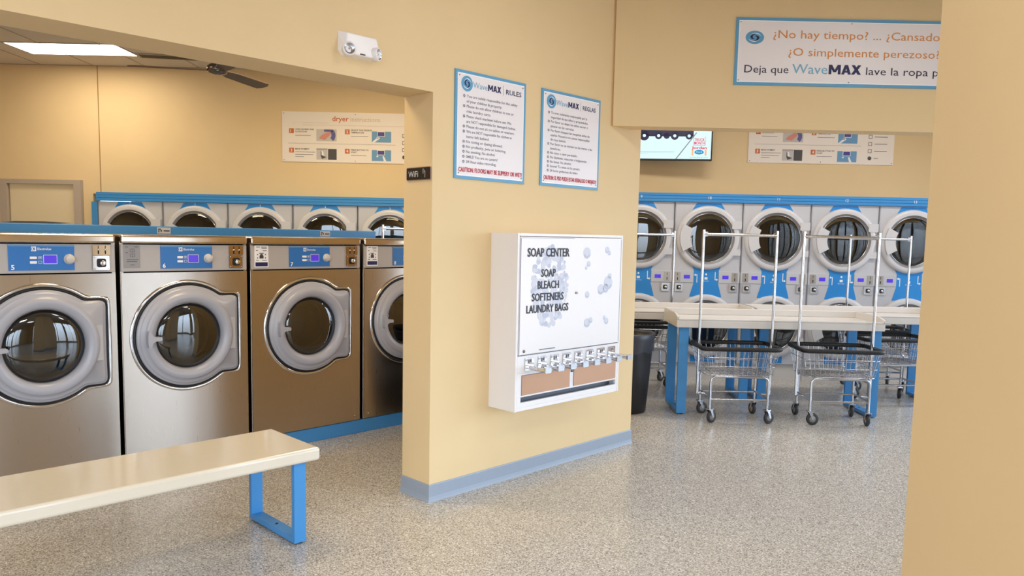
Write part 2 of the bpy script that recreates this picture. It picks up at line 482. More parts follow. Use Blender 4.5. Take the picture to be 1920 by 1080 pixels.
t = thing('ceiling_fan', 'brown three blade ceiling fan on a metal downrod', 'ceiling fan', (-2.49, 6.58, 2.9))
MB().lathez(0, 0, [(.012, .06), (.012, CEIL - 2.9 - .06)], 12).build('downrod', M_NICKEL, t)
MB().lathez(0, 0, [(.012, CEIL - 2.98), (.05, CEIL - 2.94), (.07, CEIL - 2.9)], 24).build('canopy', M_NICKEL, t)
MB().lathez(0, 0, [(.02, -.045), (.07, -.035), (.085, -.01), (.085, .02), (.06, .04), (.03, .05), (.03, .14)], 28, capt=True).build('motor_housing', M_NICKEL, t)
for a in (75, 190, 305):
    b = MB(); ca, sa = math.cos(math.radians(a)), math.sin(math.radians(a))
    o = [(.08, -.035), (.2, -.055), (.66, -.065), (.70, -.03), (.70, .03), (.66, .065), (.2, .055), (.08, .035)]
    vs = []
    for zz in (-.004, .004):
        for q, s_ in o:
            vs.append((q * ca - s_ * sa, q * sa + s_ * ca, zz - s_ * .25 - .01))
    n = len(o)
    b.add(vs, [tuple(range(n))[::-1], tuple(range(n, 2 * n))] + [(i, (i + 1) % n, (i + 1) % n + n, i + n) for i in range(n)])
    b.build('blade', M_FAN, t)

# ------------------------------------------------------------------ washers
WN, WD = 4.95, .84
ZT, ZL, ZP0 = 1.515, 1.462, 1.290
NA = 160
def dloop(R, tx, th, d, extra=()):
    out = []
    for k in range(NA):
        a = 2 * PI * k / NA; c, s = math.cos(a), math.sin(a)
        r = R
        if c > 0: r = max(R, min(tx / max(c, 1e-6), th / max(abs(s), 1e-6)))
        out.append((a, r))
    rs = [r for _, r in out]
    for _ in range(2): rs = [(rs[i - 1] + 2 * rs[i] + rs[(i + 1) % NA]) / 4 for i in range(NA)]
    return [(a, r - d) for (a, _), r in zip(out, rs)]
def pl(loop, cx, cz, y): return [(cx + r * math.cos(a), y, cz + r * math.sin(a)) for a, r in loop]
DR, DTX, DTH = .337, .336, .260
def washer(u_left, w, dx, number, blue_dx, label, sticker):
    t = thing('washing_machine', label, 'washing machine', UN(u_left, WN, 0), R45, 'steel front washers in the row')
    cz = .872
    # cabinet
    b = MB(); x0, x1 = .004, w - .004
    b.box(x0, x0 + .02, .012, WD, .105, ZT - .006); b.box(x1 - .02, x1, .012, WD, .105, ZT - .006)
    b.box(x0, x1, WD - .02, WD, .105, ZT - .006); b.box(x0 + .02, x1 - .02, .03, WD - .02, ZT - .03, ZT - .006); b.box(x0 + .02, x1 - .02, .012, WD - .02, .105, .125)
    b.build('cabinet', M_STEEL, t)
    b = MB(); b.box(x0 + .021, x1 - .021, .031, .036, 1.22, ZT - .035); b.build('gap_filler', M_DARK, t)
    MB().box(x0, x1, -.014, WD - .1, ZL, ZT).build('top_cap', M_STEEL2, t, bevel=.014, seg=3)
    MB().box(x0 + .003, x1 - .003, 0, .028, ZP0, ZL - .006).build('control_panel', M_PANEL, t, bevel=.003)
    # front sheet with the porthole opening
    xs0, xs1, z0, z1 = x0 + .003, x1 - .003, .112, ZP0 - .008
    hole = dloop(DR, DTX, DTH, -.004)
    rect = []
    for a, _ in hole:
        c, s = math.cos(a), math.sin(a)
        r = min(((xs1 - dx) if c > 0 else (dx - xs0)) / max(abs(c), 1e-6), ((z1 - cz) if s > 0 else (cz - z0)) / max(abs(s), 1e-6))
        rect.append([dx + r * c, cz + r * s])
    for X, Z in ((xs0, z0), (xs1, z0), (xs0, z1), (xs1, z1)):
        k = min(range(NA), key=lambda i: (rect[i][0] - X) ** 2 + (rect[i][1] - Z) ** 2); rect[k] = [X, Z]
    b = MB()
    b.loops([[(x, .022, z) for x, z in rect], [(x, 0, z) for x, z in rect], pl(hole, dx, cz, 0), pl(hole, dx, cz, .05)], True, False)
    fp = b.build('front_panel', M_STEEL, t)
    b = MB()
    for px_ in (.05, w - .05):
        b.lathe(px_, .145, [(.006, 0), (.006, -.002), (.003, -.004), (.0005, -.004)], 10)
    b.build('screw', M_CHROME, fp)
    # chrome bead, black gasket, door
    L = lambda d, y: pl(dloop(DR, DTX, DTH, d), dx, cz, y)
    MB().loops([L(-.024, 0), L(-.021, -.007), L(-.012, -.010), L(-.004, -.007), L(0, .004)]).build('trim_bead', M_CHROME, t)
    MB().loops([L(-.002, .0), L(.004, -.008), L(.013, -.006), L(.013, .02)]).build('door_gasket', M_BLACK, t)
    b = MB()
    circ = lambda r, y: [(dx + r * math.cos(2 * PI * k / NA), y, cz + r * math.sin(2 * PI * k / NA)) for k in range(NA)]
    b.loops([L(.013, .02), L(.014, -.018), L(.018, -.022), L(.027, -.023), L(.030, -.030), L(.036, -.034), circ(.284, -.035), circ(.280, -.046), circ(.268, -.054), circ(.250, -.056), circ(.230, -.050), circ(.216, -.036), circ(.211, -.01), circ(.209, .03)])
    door = b.build('door', M_RING, t)
    MB().rbox(dx + .262, dx + .300, -.040, -.03, cz - .105, cz + .105, .004).build('hinge', M_PANEL, door)
    hz = [(-.03, .052), (-.018, .056), (-.004, .022), (.012, .013), (.046, .012), (.05, .004), (.05, -.006), (.046, -.012), (.012, -.013), (-.004, -.022), (-.018, -.056), (-.03, -.052), (-.034, -.02), (-.034, .02)]
    MB().prism([(dx - .245 + x, cz + z) for x, z in hz], -.088, -.05).build('handle', M_RING, door, bevel=.006)
    MB().lathe(dx, cz, [(.210, -.006)] + [(.206 * math.cos(q * PI / 16), -.006 - .034 * math.sin(q * PI / 16)) for q in range(8)] + [(.001, -.04)], 48).build('door_glass', M_GLASS, door)
    MB().lathe(dx, cz, [(.209, .0), (.202, .05), (.185, .10), (.180, .11), (.176, .11)], 48).build('glass_seal', M_BLACK, door)
    b = MB(); b.lathe(dx, cz, [(.20, .115), (.27, .14), (.27, .5), (.26, .53), (.04, .55), (.001, .55)], 48)
    for k in range(3):
        a = math.radians(30 + 120 * k); c, s = math.cos(a), math.sin(a)
        vs = []
        for y in (.16, .5):
            for q, r in ((-.05, .268), (-.012, .2), (.012, .2), (.05, .268)):
                vs.append((dx + r * c - q * s, y, cz + r * s + q * c))
        b.add(vs, [(0, 1, 5, 4), (1, 2, 6, 5), (2, 3, 7, 6), (0, 3, 2, 1), (4, 5, 6, 7)])
    b.build('drum', M_DRUM, t)
    # control fascia
    f0 = blue_dx; fw_ = .329; z0, z1 = 1.306, 1.452
    pn = MB().box(f0, f0 + fw_, -.004, 0, z0, z1).build('blue_fascia', M_DECAL, t)
    b = MB(); b.m = 0
    b.rect(f0, f0 + fw_, z1 - .010, z1, -.0045); b.build('fascia_edge', pbr('fascia_line', (92, 146, 196), .4), pn)
    b = MB(); Y = -.0052
    b.rect(f0 + .112, f0 + .136, 1.415, 1.441, Y)
    text(b, 'Electrolux', f0 + .143, 1.421, .014, Y, f0 + .212, .01)
    for zz in (1.371, 1.345): b.rbox(f0 + .103, f0 + .137, -.008, -.004, zz, zz + .014, .003)
    for zz in (1.371, 1.345):
        for q in ((f0 + .145, f0 + .163, zz, zz + .0015), (f0 + .145, f0 + .163, zz + .013, zz + .0145), (f0 + .145, f0 + .1465, zz, zz + .0145), (f0 + .1615, f0 + .163, zz, zz + .0145)):
            b.rect(*q, Y)
    b.flat([(f0 + .149, 1.381), (f0 + .159, 1.381), (f0 + .154, 1.375)], Y)
    text(b, number, f0 + .012, 1.312, .026, Y, bold=.02)
    for q in ((f0 + .170, f0 + .240, 1.392, 1.3945), (f0 + .170, f0 + .240, 1.3425, 1.345), (f0 + .170, f0 + .1725, 1.3425, 1.394), (f0 + .2375, f0 + .240, 1.3425, 1.394)): b.rect(*q, Y)
    b.build('lettering', M_WHITE, pn)
    b = MB()
    b.flat([(f0 + .129, 1.438), (f0 + .129, 1.418), (f0 + .118, 1.428)], Y - .0006)
    b.arc(f0 + .124, 1.428, .0095, .0115, 90, 270, Y - .0006)
    b.build('emblem', M_DECAL, pn)
    bx(f0 + .1725, f0 + .2375, -.0056, -.004, 1.345, 1.392).build('display', M_SCREEN, pn)
    MB().lathe(f0 + .303, 1.369, [(.030, -.004), (.029, -.008), (.0245, -.010), (.024, -.026), (.021, -.030), (.001, -.030)], 32).build('selector_knob', pbr('knob_grey', (198, 194, 190), .35), pn)
    # coin acceptor at the right edge
    c0, c1 = w - .132, w - .034
    co = MB().rbox(c0, c1, -.006, 0, 1.392, 1.452, .003).build('coin_slot', M_BRONZE, t)
    b = MB()
    for q in (.032, .070):
        b.box(c0 + q - .003, c0 + q + .003, -.0075, -.005, 1.399, 1.421); b.box(c0 + q - .0015, c0 + q + .0015, -.0075, -.005, 1.428, 1.448)
    b.build('slot', M_DARK, co)
    b = MB()
    for q in (.032, .070): b.lathe(c0 + q, 1.424, [(.006, -.006), (.005, -.011), (.001, -.012)], 12)
    b.build('button', M_CHROME, co)
    lk = MB().rbox(c0, c1 - .008, -.010, 0, 1.304, 1.388, .006).build('coin_lock', M_BRONZE if sticker != 0 else M_CHROME, t)
    MB().rbox(c0 + .020, c1 - .026, -.0115, -.008, 1.320, 1.372, .012).build('recess', M_BLACK, lk)
    MB().lathe(c0 + .052, 1.345, [(.017, -.011), (.016, -.024), (.012, -.026), (.001, -.026)], 20).build('lock_barrel', M_CHROME, lk)
    b = MB()
    for X in (c0 + .008, c1 - .016):
        for Z in (1.312, 1.380): b.lathe(X, Z, [(.004, -.010), (.003, -.0125), (.001, -.013)], 8)
    b.build('bolt', M_CHROME, lk)
    if sticker == 1:
        s = MB().rbox(.022, .118, -.0022, 0, 1.312, 1.452, .004).build('plate', pbr('embossed_plate', (146, 144, 145), .4), t)
        b = MB()
        for Z in (1.410, 1.380):
            for q in ((.060, .088, Z, Z + .002), (.060, .088, Z + .018, Z + .020), (.060, .062, Z, Z + .02), (.086, .088, Z, Z + .02), (.073, .075, Z, Z + .02)): b.rect(*q, -.0028)
        for Z, a, c in ((1.44, .034, .05), (1.44, .085, .108), (1.405, .034, .048), (1.362, .04, .108), (1.35, .04, .10), (1.33, .06, .085)): b.rect(a, c, Z, Z + .003, -.0028)
        b.build('marking', M_DGREY, s)
    if sticker == 2:
        x = .030
        s = MB().rbox(x, x + .102, -.0022, 0, 1.305, 1.456, .004).build('price_label', M_WHITE, t)
        b = MB(); b.m = 0
        b.rect(x + .006, x + .096, 1.312, 1.340, -.0028)
        b.m = 1
        b.disc(x + .051, 1.385, .013, -.0028); b.rect(x + .036, x + .066, 1.366, 1.384, -.0028); b.rect(x + .034, x + .068, 1.399, 1.405, -.0028)
        for X in (x + .022, x + .080):
            for Z in (1.37, 1.393): b.disc(X, Z, .0045, -.0028, 8)
        for Z, a, c in ((1.443, .012, .040), (1.443, .048, .090), (1.434, .052, .090), (1.420, .010, .024), (1.418, .060, .090), (1.352, .010, .030), (1.351, .055, .09)): b.rect(x + a, x + c, Z, Z + .004, -.0028)
        b.build('marking', [M_NAVY, M_DGREY], s)
    return t
washer(1.586 - .816, .816, .417, '5', .258, 'steel washing machine number 5, beside the one with the bare grey plate', 0)
washer(1.604, .816, .4035, '6', .240, 'steel washing machine number 6, with a grey embossed plate on its panel', 1)
washer(2.439, .892, .451, '7', .289, 'steel washing machine number 7, with a price sticker and its whole door in view', 2)
washer(3.355, .816, .42, '8', .275, 'steel washing machine number 8, its door half hidden by the partition', 2)
o = bx(.6, 4.19, 0, 1.9, 0, .102).build('washer_plinth', M_BLUE, None, UN(0, WN + .008), R45, bevel=.004)
tag(o, 'low blue steel plinth under the row of washing machines', 'plinth')
t = thing('service_bulkhead', 'blue raised bulkhead running behind the washing machine tops', 'bulkhead', UN(0, 5.8), R45)
bx(-.2, 4.066, 0, .5, .105, 1.575).build('body', M_BLUE, t, bevel=.006)
for u0, u1 in ((2.141, 2.238), (3.491, 3.588)):
    s = bx(u0, u1, -.003, 0, 1.521, 1.566).build('notice', M_LGREY, t)
    b = MB(); b.rect(u0 + .046, u1 - .008, 1.537, 1.547, -.0036); b.rect(u0 + .008, u0 + .016, 1.53, 1.558, -.0036); b.rect(u0 + .016, u0 + .028, 1.55, 1.558, -.0036); b.rect(u0 + .024, u0 + .034, 1.535, 1.55, -.0036)
    b.build('marking', M_DGREY, s)
o = MB().prism([(-.10, 0), (.22, 0), (.30, .006), (.12, .014), (-.05, .012)], -.08, .08).build('folded_sheet', M_DGREY, None, UN(1.32, 5.98, 1.5765), R45)
tag(o, 'thin dark folded sheet lying on top of the blue bulkhead', 'sheet')

# ------------------------------------------------------------------ dryers
def sector(mb, cx, cz, r0, r1, a0, a1, y0, y1, n=12):
    o = [(cx + r1 * math.cos(math.radians(a0 + (a1 - a0) * i / n)), cz + r1 * math.sin(math.radians(a0 + (a1 - a0) * i / n))) for i in range(n + 1)]
    o += [(cx + r0 * math.cos(math.radians(a1 - (a1 - a0) * i / n)), cz + r0 * math.sin(math.radians(a1 - (a1 - a0) * i / n))) for i in range(n + 1)]
    return mb.prism(o, y0, y1)
ZU, ZW = 1.582, .602                     # drum centres
ZF0, ZF1 = 1.97, 2.067                   # fascia above
def dryer(w, depth, label, group):
    t = thing('tumble_dryer', label, 'dryer', (0, 0, 0), 0, group)
    h = w / 2; e = h - .003
    b = MB()
    for z0, z1 in ((.18, ZF0 - .003),):
        # face with two round openings, made of polar rings
        for zc, za, zb in ((ZU, 1.092, z1), (ZW, z0, 1.092)):
            n = 96; rect = []; circ = []
            for k in range(n):
                a = 2 * PI * k / n; c, s = math.cos(a), math.sin(a)
                r = min(e / max(abs(c), 1e-6), ((zb - zc) if s > 0 else (zc - za)) / max(abs(s), 1e-6))
                rect.append([r * c, zc + r * s]); circ.append((.30 * c, 0, zc + .30 * s))
            for X, Z in ((-e, za), (e, za), (-e, zb), (e, zb)):
                k = min(range(n), key=lambda i: (rect[i][0] - X) ** 2 + (rect[i][1] - Z) ** 2); rect[k] = [X, Z]
            b.loops([[(x, 0, z) for x, z in rect], circ], True, False)
        b.box(-e, -e + .01, 0, depth, z0, z1); b.box(e - .01, e, 0, depth, z0, z1); b.box(-e, e, depth - .01, depth, z0, z1)
        b.box(-e, e, 0.001, depth, z1 - .008, z1); b.box(-e, e, .001, depth, z0, z0 + .008)
    b.build('cabinet', M_DRY, t)
    bp = MB().box(-e, e, .02, depth, 0, .172)
    bp.build('base', pbr('base_panel', (206, 200, 194), .4), t)
    # blue graphic running down the middle
    b = MB(); Y = -.0015
    def flare(z0, z1, w0, w1): b.flat([(-w0, z0), (w0, z0), (w1, z1), (-w1, z1)], Y)
    flare(ZU + .30, ZF0 - .006, .185, .135)
    b.build('blue_graphic', M_DECAL2, t)
    b = MB()
    b.flat([(-.139, 1.07), (.139, 1.07), (.139, 1.222), (-.139, 1.222)], Y)
    flare(1.222, 1.222 + .07, .139, .175)
    flare(1.07 - .145, 1.07, .18, .139)
    b.build('blue_graphic', M_DECAL2, t)
    b = MB(); b.rect(-.14, .14, .192, .345, Y); b.build('kick_graphic', M_DECAL2, t)
    # control strip
    for sgn in (-1, 1):
        x0, x1 = (-e, -.142) if sgn < 0 else (.142, e)
        cp = bx(x0, x1, -.006, 0, 1.084, 1.212).build('control_panel', M_PANEL if False else M_DRY, t, bevel=.002)
        dxx = (-.215 if sgn < 0 else .215)
        bx(dxx - .034, dxx + .034, -.008, -.005, 1.128, 1.168).build('display', M_SCREEN, cp)
        cx = (-e + .055) if sgn < 0 else (e - .055)
        cs = MB().rbox(cx - .032, cx + .032, -.009, -.005, 1.098, 1.198, .004).build('coin_plate', M_BRONZE if False else pbr('coin_plate_grey', (176, 168, 158), .3, .6), cp)
        b = MB(); b.box(cx - .004, cx + .004, -.0105, -.008, 1.11, 1.14); b.box(cx - .002, cx + .002, -.0105, -.008, 1.16, 1.19); b.build('slot', M_DARK, cs)
        cx = (-e + .072) if sgn < 0 else (e - .072)
        lk = MB().rbox(cx - .045, cx + .045, -.010, 0, .985, 1.075, .004).build('coin_lock', pbr('lock_plate', (206, 204, 202), .25, .7), t)
        MB().rbox(cx - .024, cx + .024, -.0115, -.009, 1.006, 1.054, .012).build('recess', M_BLACK, lk)
        MB().lathe(cx + .004, 1.03, [(.015, -.011), (.014, -.020), (.001, -.021)], 16).build('lock_barrel', M_CHROME, lk)
    b = MB(); Y2 = -.0024
    for sgn in (-1, 1):
        x = .105 * sgn
        zt = (1.2, 1.10) if sgn > 0 else (1.10, 1.2)
        if sgn > 0:
            b.rect(x - .008, x, 1.115, 1.205, Y2); b.rect(x - .008, x + .016, 1.115, 1.125, Y2); b.flat([(x + .012, 1.135), (x + .012, 1.105), (x + .03, 1.12)], Y2)
        else:
            b.rect(x, x + .008, 1.085, 1.175, Y2); b.rect(x - .016, x + .008, 1.165, 1.175, Y2); b.flat([(x - .012, 1.185), (x - .012, 1.155), (x - .03, 1.17)], Y2)
    b.disc(0, 1.178, .011, Y2, 12); b.rect(-.017, .017, 1.12, 1.146, Y2)
    text(b, 'Electrolux', 0, 1.098, .012, Y2, align='C')
    b.build('lettering', M_WHITE, t)
    for zc in (ZU, ZW):
        d = MB().lathe(0, zc, [(.354, 0), (.352, -.018), (.340, -.030), (.316, -.036), (.292, -.033)], 64)
        d = d.build('door', M_DRYRING, t)
        MB().lathe(0, zc, [(.293, -.033), (.286, -.022), (.272, -.020), (.266, -.012)], 64).build('door_inner_ring', M_DRYIN, d)
        MB().lathe(0, zc, [(.270, -.019), (.268, -.023), (.264, -.023), (.262, -.010)], 64).build('glass_bead', M_CHROME2, d)
        MB().lathe(0, zc, [(.266, -.012)] + [(.262 * math.cos(q * PI / 12), -.012 - .012 * math.sin(q * PI / 12)) for q in range(6)] + [(.001, -.024)], 48).build('door_glass', M_GLASS2, d)
        sector(MB(), 0, zc, .205, .318, 152, 208, -.060, -.034).build('handle', M_DRYRING, d, bevel=.006)
        hb = MB(); hb.rbox(.255, e - .012, -.040, -.012, zc + .10, zc + .19, .006); hb.rbox(.262, e - .012, -.034, -.012, zc - .19, zc - .12, .006)
        hb.build('hinge', M_DRYRING, d, bevel=.003)
        dm = MB().lathe(0, zc, [(.30, .0), (.29, .03), (.31, .05), (.31, depth - .08), (.29, depth - .05), (.05, depth - .05), (.001, depth - .05)], 40)
        dm.build('drum', pbr('dryer_drum', (48, 48, 50), .4, .6), t)
    return t
dA = dryer(PR - .002, .52, 'x', 'stacked dryers in the bank beyond the folding table')
dB = dryer(PL - .002, .80, 'x', 'stacked dryers in the bank behind the washing machines')
near_txt = {9: 'white stacked dryer numbered 9, half hidden behind the partition end',
            10: 'white stacked dryer numbered 10 on the blue fascia, behind the first wire cart',
            11: 'white stacked dryer numbered 11 on the blue fascia, between the two cart racks',
            12: 'white stacked dryer numbered 12 on the blue fascia, behind the second wire cart',
            13: 'white stacked dryer numbered 13, cut off by the near column'}
for k in range(5):
    p = (XR9 + k * PR, YR, 0)
    o = dA if k == 0 else dup(dA, p)
    o.location = p; o['label'] = near_txt[9 + k]
far_txt = ['white dryer numbered 1, at the end of the bank next to the door',
           'white dryer numbered 2, second from the door',
           'white dryer numbered 3, in the middle above the washers',
           'white dryer numbered 4, fourth from the door',
           'white dryer numbered 5, beside the partition, with a cart pole before it']
for k in range(5):
    p = (XL1 + k * PL, YL, -.098)
    o = dB if k == 0 else dup(dB, p, skip=())
    o.location = p; o['label'] = far_txt[k]
for k, o in enumerate([q for q in bpy.data.objects if q.name.startswith('tumble_dryer') and q.location.y > 8.9]):
    b = MB(); n = round((o.location.x - XL1) / PL) + 1
    text(b, str(n), 0, 1.938, .026, -.003, align='C'); b.build('number', M_WHITE, o)
def fascia(x0, x1, z0, z1, y, label):
    t = thing('dryer_fascia', label, 'fascia', (0, y, 0))
    b = MB(); hh = (z1 - z0) / 3
    for k in range(3):
        b.prism([(0, 0)] * 0 + [(x0, z0 + k * hh + .004), (x1, z0 + k * hh + .004), (x1, z0 + (k + 1) * hh), (x0, z0 + (k + 1) * hh)], -.028, .045)
    b.box(x0, x1, -.018, .045, z0, z1 - .002)
    b.build('ridged_strip', M_TRIM, t, bevel=.003)
    return t
t = fascia(XR9 - PR / 2, XR9 + 4.5 * PR, ZF0, ZF1, YR, 'blue ridged fascia carrying white numbers above the nearer dryers')
b = MB()
for k in range(5): text(b, str(9 + k), XR9 + k * PR, ZF0 + .036, .030, -.0295, align='C')
b.build('number', M_WHITE, t)
fascia(LE, XL1 + 4.5 * PL, 1.872, 1.972, YL, 'plain blue ridged fascia above the dryers behind the washers')
o = bx(LE - .072, LE - .002, -.004, .7, 0, 1.862).build('filler_panel', M_BLUE, None, (0, YL, 0), bevel=.003)
tag(o, 'narrow upright blue filler panel at the end of the dryer bank by the door', 'panel')

# ------------------------------------------------------------------ bench
t = thing('bench', 'long cream bench with blue flat bar legs before the washing machines', 'bench', UN(.12, 3.30), R45)
MB().box(0, 1.865, 0, .50, .418, .483).build('seat', M_CREAM, t, bevel=.014, seg=3)
def uframe(t, x0, x1, y0, y1, h, th=.028, name='leg'):
    o = []
    b = MB(); b.box(x0, x1, y0, y0 + th, .010, h); b.box(x0, x1, y1 - th, y1, .010, h); b.box(x0, x1, y0 + th, y1 - th, .010, .010 + th)
    l = b.build(name, M_BLUE, t, bevel=.002)
    MB().lathez((x0 + x1) / 2, (y0 + y1) / 2, [(.008, .010 + th), (.007, .013 + th), (.001, .014 + th)], 12).build('bolt', M_BLACK, l)
    b = MB()
    for y in (y0 + .03, y1 - .03): b.lathez((x0 + x1) / 2 + .01, y, [(.016, 0), (.016, .011)], 12)
    b.build('foot', M_BLACK, l)
    return l
uframe(t, 1.731, 1.796, .024, .505, .419)
uframe(t, .07, .135, .024, .505, .419)

# ------------------------------------------------------------------ things on the partition
t = thing('soap_dispenser', 'white wall mounted soap vending cabinet with chrome coin slides', 'vending machine', UN(3.206, 3.145, .501), R45)
W, H, D = 1.022, 1.073, PN - 3.145
b = MB()
b.box(0, .018, 0, D, 0, H); b.box(W - .018, W, 0, D, 0, H); b.box(0.018, W - .018, 0, D, H - .018, H); b.box(.018, W - .018, .001, D, 0, .02); b.box(.018, W - .018, D - .02, D, .02, H - .018)
b.box(.018, W - .018, 0, .02, .02, .052)       # bottom rail
b.box(.018, .052, 0, .02, .052, .085); b.box(W - .036, W - .018, 0, .02, .052, .085)
b.box(.018, W - .018, 0, .02, .085, .232)      # window board
b.box(.018, W - .018, .0, .02, .232, .338)     # slide strip
b.build('body', M_WMETAL, t, bevel=.003)
bx(.04, W - .03, .06, .064, .03, .12).build('chute', pbr('chute_grey', (112, 116, 126), .5), t)
dr = MB().box(.022, W - .022, -.004, .016, .344, 1.052).build('door', M_WMETAL, t, bevel=.002)
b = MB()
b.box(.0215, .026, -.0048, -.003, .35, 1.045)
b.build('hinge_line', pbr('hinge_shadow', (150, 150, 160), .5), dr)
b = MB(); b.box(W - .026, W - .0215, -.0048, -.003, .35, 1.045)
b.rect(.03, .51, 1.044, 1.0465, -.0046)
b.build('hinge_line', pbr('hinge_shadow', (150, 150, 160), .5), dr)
b = MB()
Y = -.0052
random.seed(3)
for i in range(230):
    a = random.random() * 2 * PI; q = math.sqrt(random.random())
    x = .285 + .165 * q * math.cos(a); z = .75 + .25 * q * math.sin(a)
    b.m = random.choice((0, 0, 1)); b.disc(x, z, random.uniform(.008, .02), Y - .00001 * i / 23, 12)
for x, z, r in ((.635, .955, .036), (.845, .975, .022), (.868, .955, .016), (.655, .885, .018), (.63, .86, .012), (.865, .755, .045), (.79, .715, .034), (.84, .72, .03), (.88, .80, .02), (.648, .685, .022), (.655, .50, .03), (.69, .515, .02), (.858, .50, .022), (.835, .525, .014)):
    b.m = 0; b.disc(x, z, r, Y, 20); b.m = 1; b.arc(x, z, r * .55, r * .95, 200, 340, Y - .0004)
b.build('bubble_print', [M_BUB, M_BUB2], dr)
b = MB(); Y = -.0066
for s_, x0, x1, z, c in (('SOAP CENTER', .079, .459, .934, .050), ('SOAP', .202, .332, .811, .046), ('BLEACH', .173, .365, .739, .046), ('SOFTENERS', .124, .413, .665, .046), ('LAUNDRY BAGS', .079, .461, .594, .046)):
    text(b, s_, x0, z, c, Y, x1, .02)
b.build('lettering', pbr('print_black_blue', (36, 36, 54), .5), dr)
b = MB(); b.rect(.199, .346, .361, .367, -.0052); b.build('small_print', M_GREY, dr)
MB().lathe(.065, .366, [(.009, -.004), (.008, -.009), (.001, -.010)], 16).build('key_lock', M_NICKEL, dr)
MB().rbox(.530, .548, -.009, -.003, .694, .708, .003).build('latch', M_NICKEL, dr)
b = MB(); b.rect(.03, W - .03, .339, .3425, -.0006); b.build('seam', M_GREY, t)
for x0, x1 in ((.054, .500), (.538, .982)):
    bx(x0, x1, -.002, .004, .096, .217).build('selection_window', M_TAN, t)
b = MB(); b.box(.054, .5, -.0026, -.001, .217, .2205); b.box(.538, .982, -.0026, -.001, .217, .2205); b.box(.054, .057, -.0026, -.001, .096, .217); b.box(.538, .541, -.0026, -.001, .096, .217)
b.build('window_shadow_gap', M_GREY, t)
MB().lathe(.519, .199, [(.010, -.001), (.009, -.007), (.001, -.008)], 16).build('key_lock', M_NICKEL, t)
for k in range(8):
    x = .080 + k * (.811 / 7)
    cs = MB().rbox(x, x + .074, -.006, 0, .247, .322, .004).build('coin_slide', M_CHROME, t, bevel=.002)
    MB().rbox(x + .016, x + .062, -.145, -.006, .254, .278, .006).build('slide_bar', M_CHROME, cs, bevel=.003)
    MB().rbox(x + .012, x + .066, -.160, -.145, .249, .283, .006).build('slide_grip', M_CHROME2, cs, bevel=.003)
    b = MB(); b.rect(x + .02, x + .056, .286, .316, -.0065)
    b.build('price_tag', pbr('pink_tag', (206, 190, 194), .4), cs)
    b = MB(); b.rect(x + .024, x + .034, .290, .312, -.0072); b.rect(x + .040, x + .052, .296, .312, -.0072); b.build('marking', M_DGREY, cs)

def rules(u0, u1, z0, z1, title, lines, caution, label, bul):
    t = thing('rules_sign', label, 'sign', UN(u0, PN - .008, z0), R45)
    w, h = u1 - u0, z1 - z0
    bx(0, w, 0, .008, 0, h).build('border', M_SBLUE, t)
    bx(.017, w - .017, -.001, .004, .017, h - .017).build('white_edge', pbr('sign_white', (250, 250, 252), .4), t)
    f = bx(.022, w - .022, -.0018, .004, .022, h - .022).build('face', M_SIGN, t)
    b = MB()
    for X in (.03, w - .03):
        for Z in (.032, h - .032): b.lathe(X, Z, [(.004, -.0018), (.003, -.004), (.0005, -.0045)], 8)
    b.build('screw', M_NICKEL, f)
    Y = -.0030
    b = MB(); logo(b, .087, h - .073, .044, Y, (0, 1, 2)); b.build('logo', [M_SBLUE, M_NAVY, M_WHITE], f)
    hz = h - .090
    b = MB(); b.m = 0; text(b, 'Wave', .134, hz, .034, Y, .248)
    b.m = 1; heavy_max(b, .252, .360, hz, .036, Y); text(b, title, .402, hz + .002, .027, Y, .402 + (.132 if len(title) < 6 else .135), .012)
    b.m = 2; b.rect(.378, .380, hz - .01, hz + .05, Y)
    b.build('lettering', [M_LBLUE, M_NAVY, M_GREY], f)
    b = MB(); z = h - .150; n = len(lines); dz = (h - .150 - .092) / (n - 1)
    for i, (bu, ln) in enumerate(lines):
        zz = z - i * dz
        text(b, ln, .086, zz, .0155, Y, .086 + .0079 * len(ln) * bul, .006)
        if bu: b.arc(.066, zz + .007, .0035, .0085, 0, 360, Y, 12)
    b.build('text', M_GREY, f)
    b = MB(); text(b, caution, .029, .040, .025, Y, w - .027, .022); b.build('caution_text', M_RED, f)
rules(2.898, 3.475, 1.880, 2.494, 'RULES', [(1, 'You are solely responsible for the safety'), (0, 'of your children & property.'), (1, 'Please do not allow children to run or'), (0, 'ride laundry carts.'), (1, 'Please check machines before use. We'), (0, 'are NOT responsible for damaged clothes.'), (1, 'Please do not sit on tables or washers.'), (1, 'We are NOT responsible for clothes or'), (0, 'items left behind.'), (1, 'No tinting or dyeing allowed.'), (1, 'No profanity, pets or loitering.'), (1, 'No smoking. No alcohol.'), (1, 'SMILE! You are on camera!'), (1, '24 Hour video recording.')],
      'CAUTION: FLOORS MAY BE SLIPPERY OR WET!', 'blue edged white sign headed RULES in English', 1.28)
rules(3.622, 4.215, 1.884, 2.493, 'REGLAS', [(1, 'Tu eres solamente responsable por la'), (0, 'seguridad de tus ni\u00f1os y propiedades.'), (1, 'Por favor no dejen los ni\u00f1os correr o'), (0, 'pasear en las carretas.'), (1, 'Por favor chequen las maquinas antes de'), (0, 'usarlas. Nosotros no somos responsables'), (0, 'de ropa da\u00f1ada.'), (1, 'Por favor no se sienten en las mesas o las'), (0, 'lavadoras.'), (1, 'No tinte o tenir permitido.'), (1, 'No blasfemar, mascotas o holgazanear.'), (1, 'No fumar. No alcohol.'), (1, 'Sonrie! Tu estas en la camara.'), (1, '24 horas grabacion de video.')],
      'CAUTION: EL PISO PUEDE ESTAR RESBALOSO O MOJADO!', 'blue edged white sign headed REGLAS in Spanish', 1.28)

